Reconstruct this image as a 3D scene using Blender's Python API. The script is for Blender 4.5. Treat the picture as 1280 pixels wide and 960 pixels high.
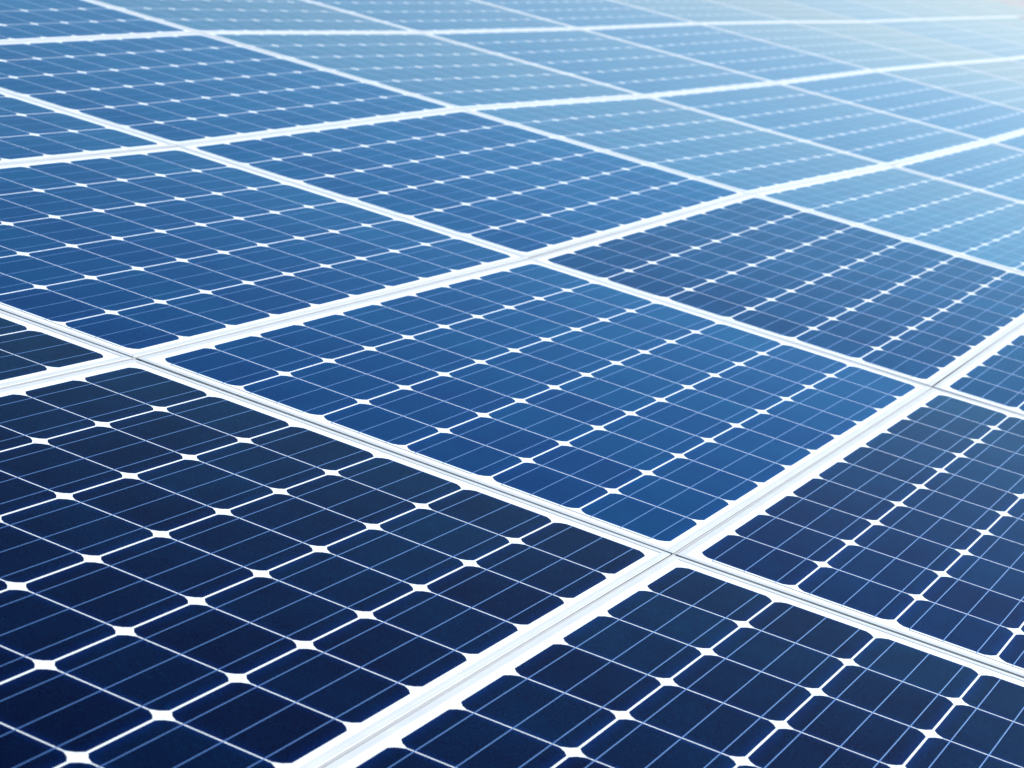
import bpy, bmesh, math, random
from mathutils import Vector, Matrix

random.seed(7)
scene = bpy.context.scene
for o in list(bpy.data.objects):
    bpy.data.objects.remove(o, do_unlink=True)
col = scene.collection

# ------------------------------------------------------------------ camera
F_PX = 2761.51                      # focal length measured on the 1280 px wide photograph
CAM_ROT = [[0.884269, 0.412217, 0.219423], [0.304667, -0.153162, -0.940064], [-0.353903, 0.89812, -0.261025]]   # rows: right, down, forward
CAM_LOC = [0.90218, -3.11239, 1.07771]
cam_data = bpy.data.cameras.new('camera')
cam = bpy.data.objects.new('camera', cam_data)
col.objects.link(cam)
r_, d_, f_ = (Vector(v) for v in CAM_ROT)
m3 = Matrix((r_, -d_, -f_)).transposed()
cam.matrix_world = Matrix.Translation(Vector(CAM_LOC)) @ m3.to_4x4()
cam_data.sensor_width = 36.0
cam_data.lens = F_PX / 1280.0 * 36.0
cam_data.clip_start = 0.05
cam_data.clip_end = 3000.0
cam_data.dof.use_dof = True
cam_data.dof.focus_distance = 3.35
cam_data.dof.aperture_fstop = 9.5
scene.camera = cam

# ------------------------------------------------------------------ sky and sun
SUN_ELEV = math.radians(42)
view_az = math.atan2(f_.x, f_.y)          # compass angle of the view, clockwise from +Y
SUN_AZ = view_az + math.radians(42)
world = bpy.data.worlds.new('World')
scene.world = world
world.use_nodes = True
wn = world.node_tree
wn.nodes.clear()
sky = wn.nodes.new('ShaderNodeTexSky')
sky.sky_type = 'NISHITA'
sky.sun_disc = False
sky.sun_elevation = SUN_ELEV
sky.sun_rotation = SUN_AZ
sky.altitude = 50.0
sky.air_density = 1.0
sky.dust_density = 1.7
sky.ozone_density = 6.0
bg = wn.nodes.new('ShaderNodeBackground')
bg.inputs['Strength'].default_value = 0.130
out = wn.nodes.new('ShaderNodeOutputWorld')
wn.links.new(sky.outputs[0], bg.inputs['Color'])
wn.links.new(bg.outputs[0], out.inputs['Surface'])

sun_data = bpy.data.lights.new('sun', 'SUN')
sun_data.energy = 3.8
sun_data.angle = math.radians(0.5)
sun_data.color = (1.0, 0.98, 0.92)
sun = bpy.data.objects.new('sun', sun_data)
col.objects.link(sun)
sd = Vector((math.sin(SUN_AZ) * math.cos(SUN_ELEV), math.cos(SUN_AZ) * math.cos(SUN_ELEV), math.sin(SUN_ELEV)))
sun.rotation_euler = sd.to_track_quat('Z', 'Y').to_euler()
sun.location = sd * 30

scene.view_settings.view_transform = 'Standard'
scene.view_settings.look = 'None'
scene.view_settings.exposure = 0.44
scene.view_settings.gamma = 1.0
scene.view_settings.use_curve_mapping = False

# ------------------------------------------------------------------ helpers
def principled(name):
    m = bpy.data.materials.new(name)
    m.use_nodes = True
    nt = m.node_tree
    return m, nt, nt.nodes['Principled BSDF']

def node(nt, kind, **kw):
    n = nt.nodes.new(kind)
    for k, v in kw.items():
        setattr(n, k, v)
    return n

def math_node(nt, op, a, b=None):
    n = nt.nodes.new('ShaderNodeMath')
    n.operation = op
    for i, v in enumerate((a, b)):
        if v is None:
            continue
        if isinstance(v, (int, float)):
            n.inputs[i].default_value = v
        else:
            nt.links.new(v, n.inputs[i])
    return n.outputs[0]

def map_range(nt, v, a, b, c, d):
    n = nt.nodes.new('ShaderNodeMapRange')
    nt.links.new(v, n.inputs['Value'])
    for k, x in zip(('From Min', 'From Max', 'To Min', 'To Max'), (a, b, c, d)):
        n.inputs[k].default_value = x
    return n.outputs[0]

def mix_color(nt, fac, a, b, blend='MIX'):
    n = nt.nodes.new('ShaderNodeMix')
    n.data_type = 'RGBA'
    n.blend_type = blend
    if isinstance(fac, (int, float)):
        n.inputs[0].default_value = fac
    else:
        nt.links.new(fac, n.inputs[0])
    for i, v in ((6, a), (7, b)):
        if isinstance(v, tuple):
            n.inputs[i].default_value = (*v, 1.0)
        else:
            nt.links.new(v, n.inputs[i])
    return n.outputs[2]

def noise(nt, vec, scale, detail=3.0, rough=0.5):
    n = nt.nodes.new('ShaderNodeTexNoise')
    n.inputs['Scale'].default_value = scale
    n.inputs['Detail'].default_value = detail
    n.inputs['Roughness'].default_value = rough
    if vec is not None:
        nt.links.new(vec, n.inputs['Vector'])
    return n.outputs['Fac']

def world_pos(nt):
    return nt.nodes.new('ShaderNodeNewGeometry').outputs['Position']

GLASS_IOR = 1.055          # anti-reflective solar glass
DUST = 0.03
def glass_over(nt, b, rough=0.02):
    """The module's front glass is laminated straight onto cells and backsheet: a clear coat."""
    p = world_pos(nt)              # a faint uneven film of dust varies the gloss
    b.inputs['Coat Weight'].default_value = 1.0
    b.inputs['Coat IOR'].default_value = GLASS_IOR
    nt.links.new(map_range(nt, noise(nt, p, 2.3, 5.0, 0.6), 0.35, 0.7, DUST * 0.5, DUST * 1.5), b.inputs['Sheen Weight'])     # thin film of pale dust
    b.inputs['Sheen Roughness'].default_value = 0.2
    b.inputs['Sheen Tint'].default_value = (1.0, 0.99, 0.96, 1.0)
    nt.links.new(map_range(nt, noise(nt, p, 5.0, 4.0), 0.35, 0.75, rough, rough + 0.05), b.inputs['Coat Roughness'])

# ------------------------------------------------------------------ materials
CELL = 0.156
CELL_F0, CELL_RIM, CELL_F82 = (0.002, 0.014, 0.04), (0.005, 0.05, 0.19), (0.0, 0.63, 1.0)
def mat_cell():
    """Silicon under blue anti-reflection film: a dark metal that turns blue at a low angle.
    The object colour is the shade of the panel's cell batch."""
    m, nt, b = principled('silicon_cell')
    uv = node(nt, 'ShaderNodeUVMap', uv_map='UVMap').outputs[0]
    sep = node(nt, 'ShaderNodeSeparateXYZ')
    nt.links.new(uv, sep.inputs[0])
    ax = math_node(nt, 'ABSOLUTE', math_node(nt, 'SUBTRACT', sep.outputs[0], 0.5))
    ay = math_node(nt, 'ABSOLUTE', math_node(nt, 'SUBTRACT', sep.outputs[1], 0.5))
    edge = map_range(nt, math_node(nt, 'MAXIMUM', ax, ay), 0.38, 0.5, 0.0, 1.0)
    edge = math_node(nt, 'POWER', edge, 2.0)
    info = node(nt, 'ShaderNodeObjectInfo')
    p = world_pos(nt)
    grain = noise(nt, p, 900.0, 1.0)
    cloud = noise(nt, p, 9.0, 3.0)
    v = math_node(nt, 'ADD', map_range(nt, grain, 0.3, 0.7, 0.62, 1.34), map_range(nt, cloud, 0.3, 0.7, -0.04, 0.05))
    v = math_node(nt, 'MULTIPLY', v, map_range(nt, info.outputs['Random'], 0.0, 1.0, 0.95, 1.05))
    vc = node(nt, 'ShaderNodeCombineColor')
    for i in range(3):
        nt.links.new(v, vc.inputs[i])
    base = mix_color(nt, math_node(nt, 'MULTIPLY', edge, 0.6), CELL_F0, CELL_RIM)
    # screen printed finger lines, 2 mm apart, across the busbars
    fing = math_node(nt, 'SINE', math_node(nt, 'MULTIPLY', sep.outputs[1], 2 * math.pi * 76))
    fing = map_range(nt, fing, 0.75, 1.0, 0.0, 0.045)
    base = mix_color(nt, fing, base, (0.30, 0.34, 0.42))
    base = mix_color(nt, 1.0, base, vc.outputs[0], 'MULTIPLY')
    nt.links.new(base, b.inputs['Base Color'])
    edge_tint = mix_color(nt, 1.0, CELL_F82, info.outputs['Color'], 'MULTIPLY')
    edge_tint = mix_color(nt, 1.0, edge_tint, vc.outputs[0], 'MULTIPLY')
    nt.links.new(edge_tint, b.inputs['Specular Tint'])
    b.inputs['Metallic'].default_value = 1.0
    b.inputs['Roughness'].default_value = 0.22
    glass_over(nt, b)
    return m

def mat_backsheet():
    m, nt, b = principled('white_backsheet')
    p = world_pos(nt)
    nt.links.new(mix_color(nt, noise(nt, p, 6.0, 4.0), (0.79, 0.84, 0.82), (0.84, 0.89, 0.865)), b.inputs['Base Color'])
    b.inputs['Roughness'].default_value = 0.6
    b.inputs['Specular IOR Level'].default_value = 0.2
    glass_over(nt, b)
    return m

def mat_ribbon(name, colr, rough, metal):
    m, nt, b = principled(name)
    p = world_pos(nt)
    nt.links.new(mix_color(nt, noise(nt, p, 300.0, 2.0), tuple(c * 0.85 for c in colr), colr), b.inputs['Base Color'])
    b.inputs['Metallic'].default_value = metal
    b.inputs['Roughness'].default_value = rough
    glass_over(nt, b)
    return m

def mat_frame():
    m, nt, b = principled('white_anodised_aluminium')
    p = world_pos(nt)
    n1 = noise(nt, p, 14.0, 5.0, 0.6)
    n2 = noise(nt, p, 420.0, 2.0)
    base = mix_color(nt, map_range(nt, n1, 0.35, 0.7, 0.0, 1.0), (0.55, 0.57, 0.545), (0.61, 0.625, 0.595))
    base = mix_color(nt, map_range(nt, n2, 0.66, 0.78, 0.0, 0.25), base, (0.36, 0.36, 0.34))
    nt.links.new(base, b.inputs['Base Color'])
    b.inputs['Roughness'].default_value = 0.36
    b.inputs['Specular IOR Level'].default_value = 0.5
    return m

def mat_joint():
    m, nt, b = principled('grey_joint_strip')
    p = world_pos(nt)
    nt.links.new(mix_color(nt, noise(nt, p, 40.0, 4.0), (0.38, 0.385, 0.37), (0.46, 0.46, 0.44)), b.inputs['Base Color'])
    b.inputs['Roughness'].default_value = 0.6
    return m

def mat_ground():
    m, nt, b = principled('pale_gravel')
    p = world_pos(nt)
    c = mix_color(nt, noise(nt, p, 60.0, 6.0, 0.7), (0.38, 0.38, 0.36), (0.48, 0.48, 0.46))
    c = mix_color(nt, map_range(nt, noise(nt, p, 0.4, 4.0), 0.4, 0.65, 0.0, 0.5), c, (0.42, 0.41, 0.38))
    nt.links.new(c, b.inputs['Base Color'])
    b.inputs['Roughness'].default_value = 0.95
    bump = node(nt, 'ShaderNodeBump')
    bump.inputs['Strength'].default_value = 0.4
    bump.inputs['Distance'].default_value = 0.01
    nt.links.new(noise(nt, p, 60.0, 6.0, 0.7), bump.inputs['Height'])
    nt.links.new(bump.outputs[0], b.inputs['Normal'])
    return m

M_CELL, M_BACK, M_FRAME, M_JOINT, M_GROUND = mat_cell(), mat_backsheet(), mat_frame(), mat_joint(), mat_ground()
M_BUS = mat_ribbon('tinned_busbar', (0.22, 0.42, 0.68), 0.25, 1.0)
M_CONN = mat_ribbon('tinned_connector', (0.15, 0.16, 0.17), 0.5, 0.3)

# ------------------------------------------------------------------ ground
GROUND_Z = -0.11
def make_ground():
    bm = bmesh.new()
    n = 64
    rings = [0.0, 3, 8, 20, 60, 200, 800]
    prev = [bm.verts.new((0, 4, GROUND_Z))]
    for r in rings[1:]:
        cur = [bm.verts.new((r * math.cos(2 * math.pi * i / n), 4 + r * math.sin(2 * math.pi * i / n), GROUND_Z)) for i in range(n)]
        for i in range(n):
            j = (i + 1) % n
            if len(prev) == 1:
                bm.faces.new((prev[0], cur[i], cur[j]))
            else:
                bm.faces.new((prev[i], cur[i], cur[j], prev[j]))
        prev = cur
    me = bpy.data.meshes.new('ground')
    bm.to_mesh(me); bm.free()
    me.materials.append(M_GROUND)
    o = bpy.data.objects.new('ground', me)
    col.objects.link(o)
    o['kind'] = 'structure'
    o['label'] = 'pale gravel ground underneath the solar panels'
    return o
make_ground()

# ------------------------------------------------------------------ the panel grid
# corner points of the array in metres: (line running down-right, line running up-right)
NODES = {
    (-1,-1): (1.0040, -1.6527, 0.0391), (-1,0): (-0.0001, -1.6536, 0.0291), (-1,1): (-1.0043, -1.6537, 0.0262),
    (-1,2): (-2.0082, -1.6536, 0.0227), (0,-1): (1.0052, 0.0013, 0.0119), (0,0): (0.0013, -0.0000, -0.0000),
    (0,1): (-1.0040, 0.0000, -0.0000), (0,2): (-2.0076, 0.0002, -0.0034), (1,-1): (1.0040, 1.6554, 0.0105),
    (1,0): (0.0001, 1.6540, -0.0001), (1,1): (-1.0059, 1.6530, 0.0000), (1,2): (-2.0113, 1.6532, -0.0014),
    (1,3): (-3.0152, 1.6535, -0.0081), (2,0): (-0.0054, 3.3071, 0.0333), (2,1): (-1.0094, 3.3066, 0.0269),
    (2,2): (-2.0125, 3.3074, 0.0246), (2,3): (-3.0175, 3.3071, 0.0189), (2,4): (-4.0212, 3.3084, 0.0157),
    (3,0): (-0.0037, 4.9603, 0.0120), (3,1): (-1.0076, 4.9606, 0.0077), (3,2): (-2.0101, 4.9616, 0.0051),
    (3,3): (-3.0142, 4.9617, 0.0026), (3,4): (-4.0181, 4.9627, -0.0009), (4,0): (-0.0001, 6.6140, 0.0106),
    (4,1): (-1.0038, 6.6149, 0.0074), (4,2): (-2.0053, 6.6162, 0.0067), (4,3): (-3.0091, 6.6162, 0.0046),
    (4,4): (-4.0132, 6.6167, 0.0013), (5,0): (0.0030, 8.2681, 0.0246), (5,1): (-1.0007, 8.2692, 0.0220),
    (5,2): (-2.0040, 8.2702, 0.0211), (5,3): (-3.0082, 8.2701, 0.0186), (5,4): (-4.0123, 8.2702, 0.0153),
    (6,1): (-1.0005, 9.9235, 0.0201), (6,2): (-2.0043, 9.9241, 0.0188), (6,3): (-3.0081, 9.9240, 0.0172),
    (6,4): (-4.0122, 9.9238, 0.0147), (7,2): (-2.0076, 11.5780, 0.0103), (7,3): (-3.0112, 11.5779, 0.0091),
    (7,4): (-4.0151, 11.5776, 0.0072), (8,2): (-2.0081, 13.2320, 0.0174), (8,3): (-3.0120, 13.2319, 0.0163),
    (8,4): (-4.0160, 13.2315, 0.0144),
}

def line_fit(a):
    pts = [(b, Vector(p)) for (aa, b), p in NODES.items() if aa == a]
    n = len(pts)
    mb = sum(b for b, _ in pts) / n
    mp = sum((p for _, p in pts), Vector()) / n
    sl = sum(((b - mb) * (p - mp) for b, p in pts), Vector()) / sum((b - mb) ** 2 for b, _ in pts)
    return mp - sl * mb, sl
FIT = {a: line_fit(a) for a in range(-1, 9)}
for a in (9, 10, 11):
    p0, s0 = FIT[a - 1]
    FIT[a] = (p0 + Vector((0, 1.654, 0.004)), s0)
def corner(a, b):
    if (a, b) in NODES:
        return Vector(NODES[(a, b)])
    p, s = FIT[a]
    return p + s * b

PITCH_X, PITCH_Y = 1.004, 1.654
GAP_X, GAP_Y = 0.0050, 0.0016
PW, PL = PITCH_X - GAP_X, PITCH_Y - GAP_Y           # outer size of one panel
NX, NY = 6, 10
GX, GY = 0.0032, 0.0024                             # gaps between the cells
CX0 = -(NX * CELL + (NX - 1) * GX) / 2
CY0 = -(NY * CELL + (NY - 1) * GY) / 2
SLIT = 0.0070                                       # the front row stands a little apart from the rest
LIP, LIP_H, DEPTH = 0.0130, 0.0010, 0.035
CHAMF = 0.0155
Z_BACK, T_CELL, T_BUS = 0.0, 0.00010, 0.00006

def mesh_from(bm, name, mat):
    me = bpy.data.meshes.new(name)
    bm.normal_update()
    bm.to_mesh(me); bm.free()
    me.materials.append(mat)
    return me

def cell_outline():
    h = CELL / 2
    c = CHAMF
    pts = []
    for sx, sy in ((1, 1), (-1, 1), (-1, -1), (1, -1)):
        a = (sx * h, sy * (h - c)); b = (sx * (h - c), sy * h)
        k = c * 0.09
        mid = (sx * (h - c / 2 + k), sy * (h - c / 2 + k))
        seq = [a, mid, b]
        if sx * sy < 0:
            seq.reverse()
        pts += seq
    return pts

def add_cell(bm, x, y, uvl):
    pts = cell_outline()
    top = [bm.verts.new((x + px, y + py, Z_BACK + T_CELL)) for px, py in pts]
    bot = [bm.verts.new((x + px, y + py, Z_BACK)) for px, py in pts]
    faces = [bm.faces.new(top)]
    n = len(pts)
    for i in range(n):
        j = (i + 1) % n
        faces.append(bm.faces.new((top[j], top[i], bot[i], bot[j])))
    for f in faces:
        for l in f.loops:
            l[uvl].uv = ((l.vert.co.x - x) / CELL + 0.5, (l.vert.co.y - y) / CELL + 0.5)

def cell_mesh():
    bm = bmesh.new()
    uvl = bm.loops.layers.uv.new('UVMap')
    add_cell(bm, 0, 0, uvl)
    return mesh_from(bm, 'cell', M_CELL)

def add_box(bm, x0, x1, y0, y1, z0, z1):
    v = [bm.verts.new((x, y, z)) for z in (z0, z1) for y in (y0, y1) for x in (x0, x1)]
    for f in ((0, 2, 3, 1), (4, 5, 7, 6), (0, 1, 5, 4), (2, 6, 7, 3), (0, 4, 6, 2), (1, 3, 7, 5)):
        bm.faces.new([v[i] for i in f])

def box_mesh(name, mat, *b):
    bm = bmesh.new()
    add_box(bm, *b)
    return mesh_from(bm, name, mat)

def rail_mesh(length, name):
    """Mitred frame rail, running along local X, its outer side at y=0, inner side at y=LIP."""
    prof = [(0.0055, -DEPTH), (0.0055, -0.0014), (0, -0.0010), (0, LIP_H - 0.0006), (0.0006, LIP_H - 0.0002), (0.0052, LIP_H - 0.0002), (0.0060, LIP_H), (LIP - 0.0016, LIP_H), (LIP, LIP_H - 0.0006), (LIP, -0.0006), (0.0072, -0.0006), (0.0072, -DEPTH)]
    bm = bmesh.new()
    e = []
    for s in (-1, 1):
        e.append([bm.verts.new((s * (length / 2 - y), y, z)) for y, z in prof])
    n = len(prof)
    for i in range(n):
        j = (i + 1) % n
        bm.faces.new((e[0][i], e[0][j], e[1][j], e[1][i]))
    bm.faces.new(e[0][::-1]); bm.faces.new(e[1])
    bmesh.ops.recalc_face_normals(bm, faces=bm.faces)
    return mesh_from(bm, name, M_FRAME)

ME_CELL = cell_mesh()
ME_RAIL_X = rail_mesh(PW - 0.0004, 'short_frame_rail')
ME_RAIL_Y = rail_mesh(PL - 0.0004, 'long_frame_rail')
ME_BACK = box_mesh('backsheet', M_BACK, -PW / 2 + 0.0076, PW / 2 - 0.0076, -PL / 2 + 0.0076, PL / 2 - 0.0076, -0.0005, Z_BACK)
BUS_W = 0.0014
bus_y0, bus_y1 = CY0 - 0.0075, -CY0 - 0.001
ME_BUS = box_mesh('busbar', M_BUS, -BUS_W / 2, BUS_W / 2, bus_y0, bus_y1, Z_BACK + T_CELL, Z_BACK + T_CELL + T_BUS)
half = CELL + GX
ME_CONN2 = box_mesh('connector_ribbon', M_CONN, -half / 2 - 0.052, half / 2 + 0.052, -0.0018, 0.0018, Z_BACK, Z_BACK + T_CELL)

def all_cells_mesh():
    bm = bmesh.new()
    uvl = bm.loops.layers.uv.new('UVMap')
    for j in range(NY):
        for i in range(NX):
            add_cell(bm, CX0 + CELL / 2 + i * (CELL + GX), CY0 + CELL / 2 + j * (CELL + GY), uvl)
    return mesh_from(bm, 'cells', M_CELL)
def all_bus_mesh():
    bm = bmesh.new()
    for i in range(NX):
        for k in (-1, 0, 1):
            x = CX0 + CELL / 2 + i * (CELL + GX) + k * 0.052
            add_box(bm, x - BUS_W / 2, x + BUS_W / 2, bus_y0, bus_y1, Z_BACK + T_CELL, Z_BACK + T_CELL + T_BUS)
    return mesh_from(bm, 'busbars', M_BUS)
ME_CELLS, ME_BUSES = all_cells_mesh(), all_bus_mesh()

def part(name, me, parent, loc=(0, 0, 0), rz=0.0, stuff=False, shade=None):
    o = bpy.data.objects.new(name, me)
    col.objects.link(o)
    o.parent = parent
    o.location = loc
    o.rotation_euler = (0, 0, rz)
    if shade:
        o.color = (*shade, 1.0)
    if stuff:
        o['kind'] = 'stuff'
    return o

def make_panel(a, b, label, detailed):
    c0, c1 = corner(a, b + 1), corner(a, b)
    c2, c3 = corner(a + 1, b + 1), corner(a + 1, b)
    x = ((c1 - c0) + (c3 - c2)).normalized()
    y = ((c2 - c0) + (c3 - c1))
    z = x.cross(y).normalized()
    y = z.cross(x)
    root = bpy.data.objects.new('solar_panel', None)
    col.objects.link(root)
    mw = Matrix((x, y, z)).transposed().to_4x4()
    ctr = (c0 + c1 + c2 + c3) / 4
    root.matrix_world = Matrix.Translation(ctr - z * DEPTH - y * (SLIT if a < 0 else 0.0)) @ mw
    root['label'] = label
    root['category'] = 'solar panel'
    root['group'] = 'solar panels of the array'
    h = DEPTH
    shade = PANEL_TINT.get((a, b), PANEL_TINT.get(a, (1.0, 1.0, 1.0)))
    part('backsheet', ME_BACK, root, (0, 0, h))
    part('frame_rail', ME_RAIL_X, root, (0, -PL / 2, h))
    part('frame_rail', ME_RAIL_X, root, (0, PL / 2, h), math.pi)
    part('frame_rail', ME_RAIL_Y, root, (PW / 2, 0, h), math.pi / 2)
    part('frame_rail', ME_RAIL_Y, root, (-PW / 2, 0, h), -math.pi / 2)
    xs = [CX0 + CELL / 2 + i * (CELL + GX) for i in range(NX)]
    if detailed:
        for j in range(NY):
            for i in range(NX):
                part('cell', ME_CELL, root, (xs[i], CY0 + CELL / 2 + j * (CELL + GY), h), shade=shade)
        for xc in xs:
            for k in (-1, 0, 1):
                part('busbar', ME_BUS, root, (xc + k * 0.052, 0, h))
    else:
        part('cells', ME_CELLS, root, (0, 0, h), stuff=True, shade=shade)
        part('busbars', ME_BUSES, root, (0, 0, h), stuff=True)
    # flat wires joining neighbouring strings in pairs at the lower end
    yl = CY0 - 0.0075
    for i in (0, 2, 4):
        part('connector_ribbon', ME_CONN2, root, ((xs[i] + xs[i + 1]) / 2, yl, h))
    return root

# tint per panel: darker cells in the front row and a few right-hand panels
PANEL_TINT = {-1: (1.0, 0.74, 0.56), (0, -1): (1.0, 0.74, 0.62), (1, -1): (1.0, 0.86, 0.76), (1, 0): (1.0, 0.84, 0.77)}

LABELS = {
    (-1, 1): 'dark navy panel corner at the left edge, under the slit with the dark line',
    (-1, 0): 'darkest navy solar panel, filling the lower left of the photo',
    (-1, -1): 'dark navy solar panel cut off by the bottom right corner',
    (0, -1): 'deep blue solar panel cut off by the right edge, above the bottom corner panel',
    (0, 0): 'whole deep blue solar panel lying in the centre of the photo',
    (0, 1): 'deep blue solar panel at the left edge, right behind the darkest foreground panel',
    (0, 2): 'small blue panel wedge at the left edge, between two white crossing frames',
    (1, -1): 'blue panel sliver at the right edge, beyond the deep blue edge panel',
    (1, 0): 'dusky blue solar panel right of centre, directly behind the centre panel',
    (1, 1): 'bright blue solar panel above the centre, left of the dusky blue one',
    (1, 2): 'bright blue solar panel in the upper left, with rows of blurred white dots',
    (1, 3): 'bright blue panel cropped by the top left corner of the photo',
    (2, 0): 'pale blue solar panel at the right edge, directly behind the dusky blue one',
    (2, 1): 'pale blue solar panel with strings of white dots, right of upper centre',
    (2, 2): 'light blue blurred panel in the upper middle, behind the bright upper left one',
    (2, 3): 'light blue blurred panel cut by the top edge, second from top left corner',
    (3, 0): 'pale blue panel at the right edge, second behind the dusky blue one',
    (3, 1): 'pale blue blurred panel in the upper right, before the last dotted one',
    (3, 2): 'light blue blurred panel near the top, one whole panel right of top centre',
    (3, 3): 'light blue panel cut by the top edge at its middle, dots dissolving',
    (4, 0): 'hazy blue panel sliver at the right edge, farthest of its blue column',
    (4, 1): 'pale dotted panel in the upper right, last before the whitish panels',
    (4, 2): 'pale blue panel near the top right, touching the first whitish panel',
    (4, 3): 'faint blue triangle of panel at the top edge, last before the whitish panels',
    (5, 1): 'whitish panel at the right edge, first of its column to lose its dots',
    (5, 2): 'whitish washed-out panel near the top right, nearest one between the two uppermost joints',
    (5, 3): 'whitish panel at the top edge, nearest of the washed-out ones there',
    (6, 1): 'whitish panel wedge at the right edge, second to lose its dots',
    (6, 2): 'second whitish panel between the two uppermost joints, pale as milk',
    (6, 3): 'second whitish panel along the top edge, blurred and nearly featureless',
    (7, 1): 'tiny whitish panel tip at the right edge, farthest of its column',
    (7, 2): 'third whitish panel between the two uppermost joints, near the right edge',
    (7, 3): 'third whitish panel along the top edge, near the top right corner',
    (8, 2): 'fourth whitish panel between the two uppermost joints, cut by the right edge',
    (8, 3): 'fourth whitish panel along the top edge, touching the top right corner',
    (9, 2): 'fifth and farthest whitish panel under the uppermost joint, at the right edge',
    (9, 3): 'fifth whitish panel above the uppermost joint, in the top right corner',
    (10, 3): 'farthest whitish panel above the uppermost joint, in the very corner',
}
VISIBLE = [(-1, b) for b in (1, 0, -1)] + [(0, b) for b in (-1, 0, 1, 2)] + [(1, b) for b in (-1, 0, 1, 2, 3)] + \
    [(2, b) for b in (0, 1, 2, 3)] + [(3, b) for b in (0, 1, 2, 3)] + [(4, b) for b in (0, 1, 2, 3)] + \
    [(5, b) for b in (1, 2, 3)] + [(6, b) for b in (1, 2, 3)] + [(7, b) for b in (1, 2, 3)] + [(8, b) for b in (2, 3)] + \
    [(9, 2), (9, 3), (10, 3)]
for a, b in VISIBLE:
    make_panel(a, b, LABELS[(a, b)], a <= 5)

# ------------------------------------------------------------------ joint strips
JOINTS = {
    0: (-1, 2, 'grey joint strip from the bottom edge past the centre panel to the right edge'),
    1: (-1, 6, 'grey joint strip rising from the left edge along the back of the centre panel'),
    2: (0, 10, 'pale joint strip across the upper part, second from the top edge'),
    3: (1, 11, 'blurred pale joint strip nearest the top edge'),
}
for b, (a0, a1, label) in JOINTS.items():
    bm = bmesh.new()
    w = GAP_X / 2 - 0.0004
    prev = None
    for a in range(a0, a1 + 1):
        p = corner(a, b)
        # a narrow notch where the strip passes from one row of panels to the next
        for dy, top in ((-0.0014, 0.0004), (-0.0013, -0.025), (0.0013, -0.025), (0.0014, 0.0004)):
            ring = [bm.verts.new((p.x + dx, p.y + dy, p.z + dz)) for dx, dz in ((-w, -0.03), (w, -0.03), (w, top), (-w, top))]
            if prev:
                for i in range(4):
                    j = (i + 1) % 4
                    bm.faces.new((prev[i], prev[j], ring[j], ring[i]))
            else:
                bm.faces.new(ring[::-1])
            prev = ring
    bm.faces.new(prev)
    bmesh.ops.recalc_face_normals(bm, faces=bm.faces)
    o = bpy.data.objects.new('joint_strip', mesh_from(bm, 'joint_strip', M_JOINT))
    col.objects.link(o)
    o['label'] = label
    o['category'] = 'joint strip'
    o['group'] = 'joint strips between the panels'
